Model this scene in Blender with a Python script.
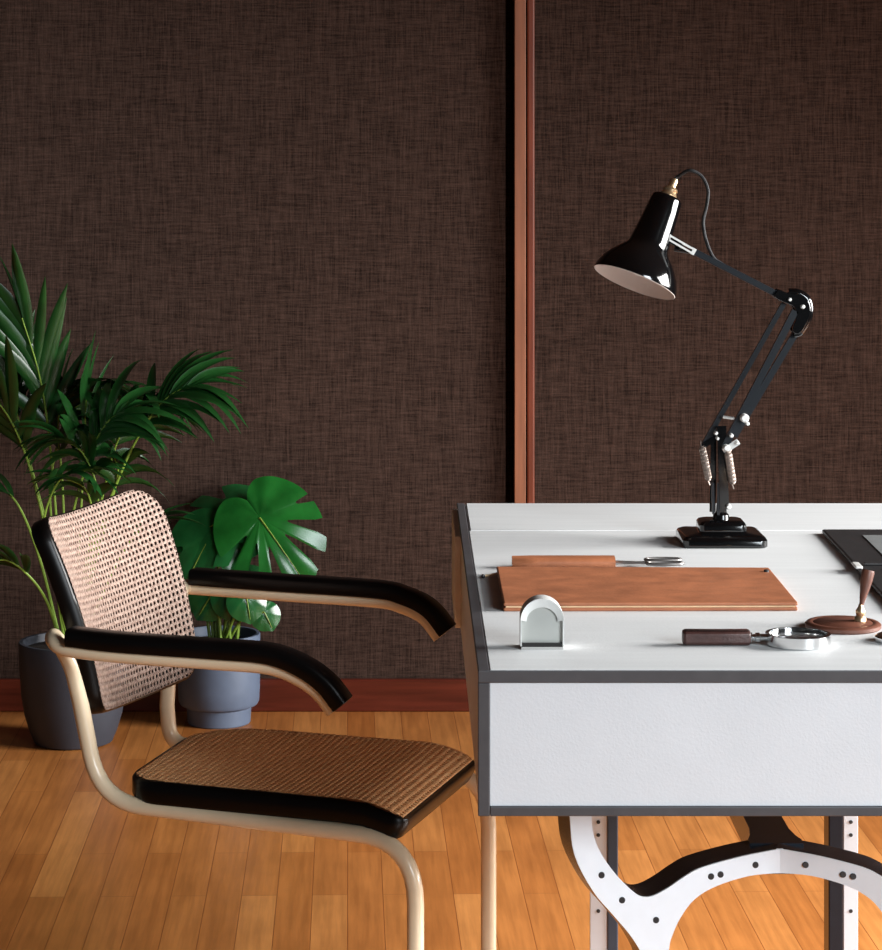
import bpy, bmesh, math, random
from mathutils import Vector, Matrix, noise
R = math.radians
PI = math.pi
for o in list(bpy.data.objects):
    bpy.data.objects.remove(o)
SC = bpy.context.scene
COL = SC.collection

# ------------------------------------------------------------------ camera
F, XV, YV, H = 2500.0, 413.0, 160.0, 1.375      # focal length (px), principal point (px), eye height (m)
cd = bpy.data.cameras.new('camera')
cd.sensor_fit = 'HORIZONTAL'; cd.sensor_width = 36.0
# the 882x950 frame is fitted on its width
cd.lens = F / 882.0 * 36.0
cd.shift_x = (441.0 - XV) / 882.0
cd.shift_y = -(475.0 - YV) / 882.0
cam = bpy.data.objects.new('camera', cd); COL.objects.link(cam)
cam.location = (0, 0, H); cam.rotation_euler = (R(90), 0, 0)
SC.camera = cam

# ------------------------------------------------------------------ world and light
w = bpy.data.worlds.new('world'); SC.world = w; w.use_nodes = True
bg = w.node_tree.nodes['Background']
bg.inputs[0].default_value = (0.80, 0.90, 1.0, 1); bg.inputs[1].default_value = 0.05
def area(name, loc, target, sx, sy, power, color, spread=180):
    l = bpy.data.lights.new(name, 'AREA'); l.shape = 'RECTANGLE'; l.size = sx; l.size_y = sy
    l.energy = power; l.color = color; l.spread = R(spread)
    o = bpy.data.objects.new(name, l); COL.objects.link(o); o.location = loc
    o.rotation_euler = (Vector(target) - Vector(loc)).to_track_quat('-Z', 'Y').to_euler()
    return o
area('window_light_right', (3.9, 3.9, 1.5), (0.1, 4.2, 0.1), 2.4, 1.8, 132, (1.0, 0.985, 0.965), 76)
area('window_light_front', (3.1, -0.9, 2.0), (0.15, 3.4, 0.1), 2.0, 2.0, 34, (0.87, 0.95, 1.0), 56)
SC.view_settings.view_transform = 'Standard'; SC.view_settings.look = 'None'
SC.view_settings.gamma = 1; SC.view_settings.use_curve_mapping = False
SC.view_settings.exposure = 0.0

# ------------------------------------------------------------------ helpers
def at(x, y, Y):                 # photo pixel + distance from the camera plane -> point
    return Vector(((x - XV) / F * Y, Y, H - (y - YV) / F * Y))
def onz(x, y, z):                # photo pixel + height -> point
    return at(x, y, F * (H - z) / (y - YV))
def lin(c):
    f = lambda v: v / 12.92 if v <= .04045 else ((v + .055) / 1.055) ** 2.4
    return (f(c[0] / 255), f(c[1] / 255), f(c[2] / 255), 1)

ROOT = {}
def obj(name, bm, m, parent=None, smooth=True, angle=40, origin=None):
    base = ROOT.get(parent, Vector((0, 0, 0))) if parent else (Vector(origin) if origin is not None else Vector((0, 0, 0)))
    bmesh.ops.recalc_face_normals(bm, faces=bm.faces)
    for v in bm.verts: v.co -= base
    me = bpy.data.meshes.new(name); bm.to_mesh(me); bm.free()
    me.materials.append(m)
    if smooth:
        me.polygons.foreach_set('use_smooth', [True] * len(me.polygons))
        me.set_sharp_from_angle(angle=R(angle))
    o = bpy.data.objects.new(name, me); COL.objects.link(o)
    if parent: o.parent = parent
    else: o.location = base
    ROOT[o] = base
    return o
def thing(name, label, cat, loc, group=None):
    o = bpy.data.objects.new(name, None); COL.objects.link(o); o.location = loc
    o.empty_display_size = .05
    o['label'] = label; o['category'] = cat
    if group: o['group'] = group
    ROOT[o] = Vector(loc)
    return o
def tag(o, label, cat, group=None):
    o['label'] = label; o['category'] = cat
    if group: o['group'] = group
    return o
def struct(o):
    o['kind'] = 'structure'; return o
def bevel(o, wdt, seg=2, ang=35):
    md = o.modifiers.new('bevel', 'BEVEL'); md.width = wdt; md.segments = seg
    md.limit_method = 'ANGLE'; md.angle_limit = R(ang); md.harden_normals = False
    return o

def add_box(bm, x0, x1, y0, y1, z0, z1):
    v = [bm.verts.new(p) for p in ((x0,y0,z0),(x1,y0,z0),(x1,y1,z0),(x0,y1,z0),(x0,y0,z1),(x1,y0,z1),(x1,y1,z1),(x0,y1,z1))]
    for f in ((0,3,2,1),(4,5,6,7),(0,1,5,4),(1,2,6,5),(2,3,7,6),(3,0,4,7)):
        bm.faces.new([v[i] for i in f])
def box(*a):
    bm = bmesh.new(); add_box(bm, *a); return bm
def add_loops(bm, loops, closed=True, caps=True):
    rows = [[bm.verts.new(p) for p in l] for l in loops]
    n = len(rows[0])
    for a, b in zip(rows, rows[1:]):
        for i in range(n if closed else n - 1):
            j = (i + 1) % n
            bm.faces.new((a[i], a[j], b[j], b[i]))
    if caps:
        bm.faces.new(rows[0][::-1]); bm.faces.new(rows[-1])
    return rows
def smooth_path(pts, n=8):
    pts = [Vector(p) for p in pts]; out = []
    P = [2 * pts[0] - pts[1]] + pts + [2 * pts[-1] - pts[-2]]
    for i in range(1, len(P) - 2):
        a, b, c, d = P[i-1], P[i], P[i+1], P[i+2]
        for k in range(n):
            t = k / n
            out.append(.5 * ((2*b) + (c-a)*t + (2*a-5*b+4*c-d)*t*t + (3*b-a-3*c+d)*t**3))
    out.append(pts[-1]); return out
def fillet_path(pts, radii, n=8):
    pts = [Vector(p) for p in pts]; out = [pts[0]]
    for i in range(1, len(pts) - 1):
        p, r = pts[i], radii[i]
        a = (pts[i-1] - p); b = (pts[i+1] - p)
        r = min(r, a.length * .48, b.length * .48)
        if r < 1e-4: out.append(p); continue
        p0 = p + a.normalized() * r; p1 = p + b.normalized() * r
        for k in range(n + 1):
            t = k / n
            out.append((1-t)**2 * p0 + 2*t*(1-t) * p + t*t * p1)
    out.append(pts[-1]); return out
def add_tube(bm, path, r, seg=12, r_end=None, caps=True):
    path = [Vector(p) for p in path]; loops = []
    t = (path[1] - path[0]).normalized()
    nrm = t.orthogonal().normalized()
    for i, p in enumerate(path):
        t2 = ((path[min(i+1, len(path)-1)] - path[max(i-1, 0)])).normalized()
        q = t.rotation_difference(t2); nrm = (q @ nrm); nrm = (nrm - t2 * nrm.dot(t2)).normalized(); t = t2
        b = t.cross(nrm)
        rr = r if r_end is None else r + (r_end - r) * i / (len(path) - 1)
        loops.append([p + (nrm * math.cos(2*PI*k/seg) + b * math.sin(2*PI*k/seg)) * rr for k in range(seg)])
    add_loops(bm, loops, True, caps)
def tube(path, r, seg=12, **k):
    bm = bmesh.new(); add_tube(bm, path, r, seg, **k); return bm
def sweep(path, prof, up=Vector((0, 0, 1))):
    """profile (side, up) swept along a path, section kept upright in its plane"""
    bm = bmesh.new(); loops = []
    path = [Vector(p) for p in path]
    side0 = None
    for i, p in enumerate(path):
        t = (path[min(i+1, len(path)-1)] - path[max(i-1, 0)]).normalized()
        if side0 is None: side0 = t.cross(up).normalized()
        s = (side0 - t * side0.dot(t)).normalized()
        u = s.cross(t)
        loops.append([p + s * a + u * b for a, b in prof])
    add_loops(bm, loops); return bm
def add_lathe(bm, prof, seg=40, origin=(0,0,0), axis=(0,0,1), close=False):
    """prof = [(along, radius)]"""
    ax = Vector(axis).normalized(); e = ax.orthogonal().normalized(); g = ax.cross(e); o = Vector(origin)
    rows = []
    for d, r in prof:
        if r < 1e-6: rows.append([bm.verts.new(o + ax * d)])
        else: rows.append([bm.verts.new(o + ax*d + (e*math.cos(2*PI*k/seg) + g*math.sin(2*PI*k/seg))*r) for k in range(seg)])
    pairs = list(zip(rows, rows[1:]))
    if close: pairs.append((rows[-1], rows[0]))
    for a, b in pairs:
        for i in range(seg):
            j = (i+1) % seg
            if len(a) == 1 and len(b) == 1: continue
            if len(a) == 1: bm.faces.new((a[0], b[j], b[i]))
            elif len(b) == 1: bm.faces.new((a[i], a[j], b[0]))
            else: bm.faces.new((a[i], a[j], b[j], b[i]))
def lathe(prof, **k):
    bm = bmesh.new(); add_lathe(bm, prof, **k); return bm
def add_bar(bm, a, b, wdt, dep, up=Vector((0, 1, 0))):
    """square bar from a to b: wdt across, dep along `up`"""
    a, b = Vector(a), Vector(b); t = (b - a).normalized(); s = t.cross(up).normalized(); u = s.cross(t)
    loops = [[p + s*i*wdt/2 + u*j*dep/2 for i, j in ((-1,-1),(1,-1),(1,1),(-1,1))] for p in (a, b)]
    add_loops(bm, loops)
def bar(*a, **k):
    bm = bmesh.new(); add_bar(bm, *a, **k); return bm
def add_prism(bm, pts, off):
    """flat polygon (3D points) extruded by the vector off"""
    off = Vector(off); a = [Vector(p) for p in pts]
    add_loops(bm, [a, [p + off for p in a]])
def prism(pts, off):
    bm = bmesh.new(); add_prism(bm, pts, off); return bm

# ------------------------------------------------------------------ materials
def new_mat(name):
    m = bpy.data.materials.new(name); m.use_nodes = True
    nt = m.node_tree; return m, nt, nt.nodes['Principled BSDF']
def mat(name, col, rough=.5, metal=0.0, var=.0, scale=(40, 40, 40), bump=0.0, bscale=None, spec=.5, coat=0.0, trans=0.0, sss=0.0):
    m, nt, b = new_mat(name); N = nt.nodes.new; L = nt.links.new
    b.inputs['Roughness'].default_value = rough; b.inputs['Metallic'].default_value = metal
    b.inputs['Specular IOR Level'].default_value = spec
    b.inputs['Coat Weight'].default_value = coat; b.inputs['Coat Roughness'].default_value = .08
    tc = N('ShaderNodeTexCoord'); mp = N('ShaderNodeMapping'); mp.inputs['Scale'].default_value = scale
    L(tc.outputs['Object'], mp.inputs['Vector'])
    nz = N('ShaderNodeTexNoise'); nz.inputs['Scale'].default_value = 1; nz.inputs['Detail'].default_value = 5
    L(mp.outputs[0], nz.inputs['Vector'])
    r = N('ShaderNodeValToRGB'); c = lin(col)
    lo = [max(0, v * (1 - var)) for v in c[:3]] + [1]; hi = [min(1, v * (1 + var)) for v in c[:3]] + [1]
    r.color_ramp.elements[0].position = .3; r.color_ramp.elements[1].position = .7
    r.color_ramp.elements[0].color = lo; r.color_ramp.elements[1].color = hi
    L(nz.outputs['Fac'], r.inputs[0]); L(r.outputs[0], b.inputs['Base Color'])
    if bump:
        bp = N('ShaderNodeBump'); bp.inputs['Strength'].default_value = bump; bp.inputs['Distance'].default_value = .002
        n2 = nz
        if bscale:
            m2 = N('ShaderNodeMapping'); m2.inputs['Scale'].default_value = bscale; L(tc.outputs['Object'], m2.inputs['Vector'])
            n2 = N('ShaderNodeTexNoise'); n2.inputs['Scale'].default_value = 1; n2.inputs['Detail'].default_value = 3; L(m2.outputs[0], n2.inputs['Vector'])
        L(n2.outputs['Fac'], bp.inputs['Height']); L(bp.outputs[0], b.inputs['Normal'])
    if trans: b.inputs['Transmission Weight'].default_value = trans
    return m

def wall_cloth():
    m, nt, b = new_mat('woven_wall_cloth'); N = nt.nodes.new; L = nt.links.new
    b.inputs['Roughness'].default_value = .9; b.inputs['Specular IOR Level'].default_value = .15
    tc = N('ShaderNodeTexCoord')
    def nz(sc, det=2):
        mp = N('ShaderNodeMapping'); mp.inputs['Scale'].default_value = sc; L(tc.outputs['Object'], mp.inputs['Vector'])
        n = N('ShaderNodeTexNoise'); n.inputs['Scale'].default_value = 1; n.inputs['Detail'].default_value = det; L(mp.outputs[0], n.inputs['Vector'])
        return n.outputs['Fac']
    def mth(op, a, b_):
        q = N('ShaderNodeMath'); q.operation = op
        for i, v in enumerate((a, b_)):
            if isinstance(v, (int, float)): q.inputs[i].default_value = v
            else: L(v, q.inputs[i])
        return q.outputs[0]
    hor = nz((22, 22, 300)); ver = nz((300, 300, 16)); fine = nz((320, 320, 320), 1); big = nz((1.3, 1.3, 1.1), 3)
    s = mth('ADD', mth('MULTIPLY', hor, .42), mth('MULTIPLY', ver, .42))
    s = mth('ADD', s, mth('MULTIPLY', fine, .16))
    s2 = mth('ADD', s, mth('MULTIPLY', mth('SUBTRACT', big, .5), .10))
    r = N('ShaderNodeValToRGB'); e = r.color_ramp.elements
    e[0].position = .34; e[0].color = lin((36, 25, 20)); e[1].position = .66; e[1].color = lin((83, 64, 56))
    L(s2, r.inputs[0]); L(r.outputs[0], b.inputs['Base Color'])
    bp = N('ShaderNodeBump'); bp.inputs['Strength'].default_value = .4; bp.inputs['Distance'].default_value = .003
    L(s, bp.inputs['Height']); L(bp.outputs[0], b.inputs['Normal'])
    return m

def floor_boards():
    m, nt, b = new_mat('honey_strip_floor'); N = nt.nodes.new; L = nt.links.new
    tc = N('ShaderNodeTexCoord'); mp = N('ShaderNodeMapping'); mp.inputs['Rotation'].default_value = (0, 0, R(90 - 1.5))
    L(tc.outputs['Object'], mp.inputs['Vector'])
    bk = N('ShaderNodeTexBrick'); bk.offset = .37; bk.offset_frequency = 2; bk.squash = 1
    bk.inputs['Color1'].default_value = (0, 0, 0, 1); bk.inputs['Color2'].default_value = (1, 1, 1, 1)
    bk.inputs['Mortar'].default_value = (.5, .5, .5, 1)
    bk.inputs['Scale'].default_value = 1; bk.inputs['Mortar Size'].default_value = .0009; bk.inputs['Mortar Smooth'].default_value = .3
    bk.inputs['Brick Width'].default_value = .78; bk.inputs['Row Height'].default_value = .066; bk.inputs['Bias'].default_value = 0
    L(mp.outputs[0], bk.inputs['Vector'])
    m2 = N('ShaderNodeMapping'); m2.inputs['Scale'].default_value = (2.2, 45, 1); L(mp.outputs[0], m2.inputs['Vector'])
    gr = N('ShaderNodeTexNoise'); gr.inputs['Scale'].default_value = 1.6; gr.inputs['Detail'].default_value = 6; gr.inputs['Roughness'].default_value = .6
    L(m2.outputs[0], gr.inputs['Vector'])
    m3 = N('ShaderNodeMapping'); m3.inputs['Scale'].default_value = (5, 11, 1); L(mp.outputs[0], m3.inputs['Vector'])
    bl = N('ShaderNodeTexNoise'); bl.inputs['Scale'].default_value = 1; bl.inputs['Detail'].default_value = 3; L(m3.outputs[0], bl.inputs['Vector'])
    r = N('ShaderNodeValToRGB'); e = r.color_ramp.elements
    e[0].position = 0; e[0].color = lin((192, 118, 58)); e[1].position = 1; e[1].color = lin((220, 148, 82))
    L(bk.outputs['Color'], r.inputs[0])
    def mix(a, fac, c, mode):
        x = N('ShaderNodeMix'); x.data_type = 'RGBA'; x.blend_type = mode
        if isinstance(fac, (int, float)): x.inputs['Factor'].default_value = fac
        else: L(fac, x.inputs['Factor'])
        L(a, x.inputs['A'])
        if isinstance(c, tuple): x.inputs['B'].default_value = c
        else: L(c, x.inputs['B'])
        return x.outputs['Result']
    rg = N('ShaderNodeValToRGB'); rg.color_ramp.elements[0].position = .35; rg.color_ramp.elements[0].color = (.66, .62, .58, 1)
    rg.color_ramp.elements[1].position = .62; rg.color_ramp.elements[1].color = (1.0, 1.0, 1.0, 1); L(gr.outputs['Fac'], rg.inputs[0])
    rb = N('ShaderNodeValToRGB'); rb.color_ramp.elements[0].position = .3; rb.color_ramp.elements[0].color = (.70, .66, .62, 1)
    rb.color_ramp.elements[1].position = .65; rb.color_ramp.elements[1].color = (1.05, 1.05, 1.05, 1); L(bl.outputs['Fac'], rb.inputs[0])
    c = mix(r.outputs[0], .7, rg.outputs[0], 'MULTIPLY'); c = mix(c, .6, rb.outputs[0], 'MULTIPLY')
    c = mix(c, bk.outputs['Fac'], lin((140, 78, 36)), 'MIX')
    L(c, b.inputs['Base Color'])
    b.inputs['Roughness'].default_value = .34; b.inputs['Specular IOR Level'].default_value = .45
    bp = N('ShaderNodeBump'); bp.inputs['Strength'].default_value = .25; bp.inputs['Distance'].default_value = .001; bp.invert = True
    L(bk.outputs['Fac'], bp.inputs['Height']); L(bp.outputs[0], b.inputs['Normal'])
    return m

def cane_mat(name, c0, c1):
    m, nt, b = new_mat(name); N = nt.nodes.new; L = nt.links.new
    b.inputs['Roughness'].default_value = .5; b.inputs['Specular IOR Level'].default_value = .3
    uv = N('ShaderNodeUVMap')
    sep = N('ShaderNodeSeparateXYZ'); L(uv.outputs[0], sep.inputs[0])
    def strand(sock, k):
        a = N('ShaderNodeMath'); a.operation = 'MULTIPLY'; L(sock, a.inputs[0]); a.inputs[1].default_value = k * 2 * PI
        s = N('ShaderNodeMath'); s.operation = 'SINE'; L(a.outputs[0], s.inputs[0]); return s.outputs[0]
    q = N('ShaderNodeMath'); q.operation = 'MULTIPLY'; L(strand(sep.outputs[0], 2), q.inputs[0]); L(strand(sep.outputs[1], 2), q.inputs[1])
    n = N('ShaderNodeTexNoise'); n.inputs['Scale'].default_value = 1.4; L(uv.outputs[0], n.inputs['Vector'])
    ad = N('ShaderNodeMath'); ad.operation = 'MULTIPLY_ADD'; L(q.outputs[0], ad.inputs[0]); ad.inputs[1].default_value = .16; L(n.outputs['Fac'], ad.inputs[2])
    r = N('ShaderNodeValToRGB'); e = r.color_ramp.elements
    e[0].position = .3; e[0].color = lin(c0); e[1].position = .7; e[1].color = lin(c1)
    L(ad.outputs[0], r.inputs[0]); L(r.outputs[0], b.inputs['Base Color'])
    bp = N('ShaderNodeBump'); bp.inputs['Strength'].default_value = .5; bp.inputs['Distance'].default_value = .001
    L(q.outputs[0], bp.inputs['Height']); L(bp.outputs[0], b.inputs['Normal'])
    return m

M = {}
M['cloth'] = wall_cloth()
M['floor'] = floor_boards()
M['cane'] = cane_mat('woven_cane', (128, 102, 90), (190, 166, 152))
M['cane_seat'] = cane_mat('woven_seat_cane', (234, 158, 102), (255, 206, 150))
M['trim'] = mat('warm_wood_trim', (158, 102, 74), .45, var=.2, scale=(60, 60, 4))
M['trim_dark'] = mat('red_brown_wood', (124, 62, 40), .38, var=.25, scale=(60, 60, 4))
M['base'] = mat('dark_red_wood', (92, 38, 26), .3, var=.3, scale=(4, 60, 60))
M['white'] = mat('white_leathercloth', (216, 218, 219), .55, var=.035, scale=(5, 60, 60), bump=.12, bscale=(260, 260, 260), spec=.35)
M['white_front'] = mat('white_leathercloth_panel', (220, 224, 229), .6, var=.02, scale=(12, 12, 12), bump=.15, bscale=(300, 300, 300), spec=.3)
M['pale'] = mat('pale_panel', (238, 226, 212), .5, var=.05)
M['grey'] = mat('grey_metal_edging', (86, 85, 88), .42, .3, var=.08)
M['alu'] = mat('brushed_aluminium', (226, 234, 242), .42, .2, var=.02)
M['casting'] = mat('shade_darkened_casting', (58, 64, 74), .25, .7, var=.15)  # shade and dark reflections on frame sides and stretcher, put into the colour
M['steel_dark'] = mat('dark_blue_steel', (32, 38, 48), .3, .4, var=.1)
M['steel_blue'] = mat('blue_grey_steel', (72, 88, 108), .3, .4)
M['bolt'] = mat('dark_bolt', (58, 58, 60), .5, .5)
M['under'] = mat('dark_underside', (70, 66, 64), .7)
M['cream'] = mat('cream_enamel', (236, 216, 184), .3, var=.03, coat=.25)
M['ebony'] = mat('black_lacquered_wood', (9, 7, 7), .33, var=.3, scale=(20, 20, 20), spec=.22)
M['enamel'] = mat('black_gloss_enamel', (9, 9, 10), .1, spec=.6, coat=.3)
M['lining'] = mat('white_shade_lining', (236, 222, 214), .6)
M['brass'] = mat('polished_brass', (232, 198, 156), .3, .9)
M['chrome'] = mat('polished_chrome', (226, 226, 226), .14, 1.0)
M['steel'] = mat('satin_steel', (214, 214, 211), .36, .7, var=.05)
M['spring'] = mat('spring_steel', (176, 160, 150), .35, .7)
M['steel_light'] = mat('matte_silver', (232, 232, 229), .38, .25, var=.03)
M['steel_grey'] = mat('grey_satin_plate', (196, 197, 192), .35, .3, var=.03)
M['blue_black'] = mat('reflection_tinted_enamel', (16, 22, 29), .28, .2, spec=.7)  # black enamel, bluish window reflections on the lamp arms tinted into it
M['cord'] = mat('black_braided_cord', (22, 22, 24), .7, var=.3, scale=(400, 400, 400))
M['blade'] = mat('dull_dark_steel', (120, 116, 114), .35, .6)
M['leather'] = mat('tan_leather', (168, 104, 70), .5, var=.22, scale=(22, 30, 30), bump=.15, bscale=(200, 200, 200))
M['leather_dark'] = mat('chestnut_leather', (98, 58, 44), .45, var=.22, scale=(30, 30, 30), bump=.15, bscale=(250, 250, 250))
M['leather_black'] = mat('black_leather', (40, 39, 40), .42, var=.2, scale=(60, 60, 60), bump=.2, bscale=(400, 400, 400))
M['leather_grey'] = mat('grey_felt', (104, 106, 106), .75, var=.1)
M['leather_maroon'] = mat('dark_maroon_leather', (64, 38, 34), .45, var=.25, scale=(80, 80, 80), bump=.3, bscale=(300, 300, 300))
M['page'] = mat('cream_page_edge', (226, 196, 156), .7, var=.1)
M['pot_dark'] = mat('charcoal_pot', (52, 56, 66), .6, var=.05)
M['pot_blue'] = mat('blue_grey_pot', (90, 104, 126), .55, var=.04)
M['soil'] = mat('dark_soil', (40, 28, 22), .95, var=.4, scale=(150, 150, 150), bump=1, bscale=(120, 120, 120))
def leaf_mat(name, c0, c1, rough=.3):
    m = mat(name, c0, rough, var=.35, scale=(14, 14, 14), spec=.5)
    return m
M['palm'] = leaf_mat('palm_green', (24, 66, 26), None, .3)
M['stem'] = mat('light_green_stem', (116, 146, 52), .45, var=.2)
M['monstera'] = leaf_mat('monstera_green', (26, 92, 34), None, .2)
M['monstera_dark'] = leaf_mat('bluish_leaf_green', (30, 92, 46), None, .22)
m, nt, b = new_mat('lens_glass'); b.inputs['Transmission Weight'].default_value = 1; b.inputs['Roughness'].default_value = .02; b.inputs['IOR'].default_value = 1.45
M['glass'] = m

# ------------------------------------------------------------------ setting
WY = F * H / (712 - YV)                           # front of the baseboard
WALL = WY + .018
struct(obj('floor', box(-4.5, 5.5, -2.5, WALL + .1, -.05, 0), M['floor'], smooth=False))
struct(obj('ceiling', box(-4.5, 5.5, -2.5, WALL + .12, 2.9, 3.0), mat('wood_brown_ceiling', (84, 66, 54), .8), smooth=False))
struct(bevel(obj('baseboard_back', box(-4.5, 5.5, WY, WALL, 0, .081), M['base'], smooth=False), .004))
mw = F / WALL
tx = lambda x: (x - XV) / mw
GX0, GX1 = tx(505.5), tx(513.8)                      # open joint between the cloth panel and the upright strip
bm = bmesh.new(); add_box(bm, -4.5, GX0, WALL, WALL + .10, 0, 2.9); add_box(bm, GX1, 5.5, WALL, WALL + .10, 0, 2.9); add_box(bm, -4.5, 5.5, WALL + .10, WALL + .12, 0, 2.9)
struct(obj('wall_back', bm, M['cloth'], smooth=False))
t1 = struct(bevel(obj('trim_1', box(tx(514), tx(525.2), WALL - .034, WALL, .081, 2.9), M['trim'], smooth=False), .0015))
t2 = struct(bevel(obj('trim_2', box(tx(527), tx(534.4), WALL - .014, WALL, .081, 2.9), M['trim_dark'], smooth=False), .004))

# ------------------------------------------------------------------ desk
ZT = .74
DF = F * (H - ZT) / (670.3 - YV); DR = F * (H - ZT) / (503 - YV); DL = F * (H - ZT) / (530.7 - YV)
X0, X1 = .081, 1.0
ZB = H - (816 - YV) / F * DF
desk = thing('desk', 'long white desk with grey edging on aluminium legs in front of the brown wall', 'desk', ((X0+X1)/2, (DF+DR)/2, 0))
e = .0145
bevel(obj('desktop', box(X0 + e, X1 - e, DF + .003, DL, ZT - .02, ZT), M['white'], desk, False), .0015)
bevel(obj('rear_lid', box(X0 + e, X1 - e, DL + .003, DR, ZT - .02, ZT), M['white'], desk, False), .004, 1)
bevel(obj('front_panel', box(X0 + e, X1 - e, DF + .001, DF + .02, ZB + .012, ZT - .016), M['white_front'], desk, False), .001)
bevel(obj('side_panel', box(X0 + .002, X0 + .018, DF + .012, DR, ZB + .003, ZT - .006), M['pale'], desk, False), .001)
bevel(obj('side_panel', box(X1 - .018, X1 - .002, DF + .012, DR, ZB + .003, ZT - .006), M['pale'], desk, False), .001)
obj('back_panel', box(X0 + .018, X1 - .018, DR - .02, DR - .002, ZB + .003, ZT - .02), M['pale'], desk, False)
obj('underside', box(X0 + .018, X1 - .018, DF + .02, DR - .02, ZB + .002, ZB + .016), M['under'], desk, False)
bevel(obj('end_cap', box(X0 - .009, X0 + .002, DL + .015, DR + .004, ZB + .012, ZT - .012), M['pale'], desk, False), .002)
def edging(*a): return bevel(obj('edge_trim', box(*a), M['grey'], desk, False), .0012)
edging(X0, X1, DF - .002, DF + .001, ZT - .0155, ZT)          # front top
edging(X0, X0 + e, DF - .002, DF + .012, ZB, ZT - .0158)              # front left
edging(X1 - e, X1, DF - .002, DF + .012, ZB, ZT - .0158)
edging(X0 + e + .0003, X1 - e - .0003, DF - .002, DF + .012, ZB, ZB + .0118)  # front bottom
edging(X0, X0 + e - .0003, DF + .0015, DR, ZT - .006, ZT)      # top left
edging(X1 - e + .0003, X1, DF + .0015, DR, ZT - .006, ZT)

# base: cast front frame (outline in photo pixels at one distance), stretcher and rear posts
MB_ = 760.0
XC = (783 - XV) / MB_
def frame_y(X): return F / MB_ + .03 - .062 * min(1.3, abs(X - XC) / .27)
def fr(x, y):
    p = at(x, y, frame_y((x - XV) / MB_)); return Vector((p.x, 0, p.z))
topy = YV + MB_ * (H - ZB) - 1.5
outer = [(569, topy), (570, 818), (574.6, 855), (593, 891), (614, 916), (633, 939), (648, 968), (653, 1005), (650, 1060), (643, 1120), (636, 1204.8)]
lower = [(674, 1204.8), (669, 1120), (666, 1060), (666, 1000), (669, 950), (673, 934), (681, 917), (695, 899), (717, 886), (750, 876), (783, 873)]
upper = [(783, 848.5), (742, 856.5), (702, 867.5), (684, 877), (669.5, 887), (655, 895), (645, 897), (636.5, 894), (625, 884), (614, 872), (602, 855), (594.5, 838), (591.5, 818), (590, topy)]
def half_frame(sign, depth, gap):
    def cv(l): 
        return smooth_path([fr(*p) for p in l], 4)
    ou, lo, up = cv(outer), cv(lower), cv(upper)
    pts = ou + lo + up
    if sign > 0: pts = [Vector((2*XC - p.x, 0, p.z)) for p in pts]
    bm = bmesh.new()
    nv = Vector((.062 / .27 * sign * -1, 1, 0)).normalized() * depth
    if sign < 0: nv.x = -abs(nv.x)
    else: nv.x = abs(nv.x)
    sh = nv * (gap / depth)
    fa = [bm.verts.new(Vector((p.x, frame_y(p.x), p.z)) + sh) for p in pts]
    edges = [bm.edges.new((fa[i], fa[(i+1) % len(fa)])) for i in range(len(fa))]
    res = bmesh.ops.triangle_fill(bm, use_beauty=True, edges=edges)
    faces = [g for g in res['geom'] if isinstance(g, bmesh.types.BMFace)]
    ex = bmesh.ops.extrude_face_region(bm, geom=faces)
    for g in ex['geom']:
        if isinstance(g, bmesh.types.BMVert): g.co += nv
    return bm
for sg in (-1, 1):
    obj('base_frame', half_frame(sg, .056, .0032), M['casting'], desk, True, 30)
    fo = obj('lit_front_skin', half_frame(sg, .003, 0), M['alu'], desk, True, 30)  # added thin skin keeps the frame's lit front bright over the darkened body
    for (bx, by) in ((601.5, 875), (622, 900), (656, 920), (711, 876.5), (720.5, 874.5), (755.5, 865), (640, 1010), (655, 1010)):
        p = fr(bx, by); 
        if sg > 0: p = Vector((2*XC - p.x, 0, p.z))
        y = frame_y(p.x)
        obj('bolt', lathe([(-.0016, 0), (-.0016, .0038), (-.0008, .0043), (.003, .0043), (.003, 0)], seg=12, origin=(p.x, y, p.z), axis=(0, 1, 0)), M['bolt'], fo)
# stretcher running back from the crest of the frame, flared where it meets it
zc = H - (848 - YV) / MB_
loops = []
for yy, hw in ((3.345, .036), (3.365, .036), (3.385, .031), (3.42, .027), (3.95, .025), (4.18, .025)):
    loops.append([(XC - hw, yy, zc - .05), (XC + hw, yy, zc - .05), (XC + hw, yy, zc - .009), (XC - hw, yy, zc - .009)])
bm = bmesh.new(); add_loops(bm, loops)
obj('stretcher', bm, M['casting'], desk, True, 30)
MP = 638.0; PY = F / MP
for (xa, xb, xc_, xd) in ((590, 606.6, 607.2, 618), (858, 843.6, 843, 828.5)):
    A = [(v - XV) / MP for v in (xa, xb, xc_, xd)]
    lg = bevel(obj('leg', box(min(A[0], A[1]), max(A[0], A[1]), PY, PY + .006, 0.002, ZB), M['alu'], desk, False), .001)
    lo_, hi_ = min(A[2], A[3]), max(A[2], A[3])
    bevel(obj('channel', box(lo_, hi_, PY - .002, PY + .045, 0.002, ZB), M['steel_dark'] if xa > 700 else M['steel_blue'], lg, False), .002)
    for hy in (822, 835, 911, 985):
        obj('bolt', lathe([(-.001, 0), (-.001, .003), (.003, .003), (.003, 0)], seg=12, origin=((A[0]+A[1])/2, PY, H - (hy - YV) / MP), axis=(0, 1, 0)), M['bolt'], lg)
obj('cross_tie', box((600-XV)/MP, (850-XV)/MP, PY + .05, PY + .09, zc - .046, zc - .002), M['alu'], desk, False)

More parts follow.
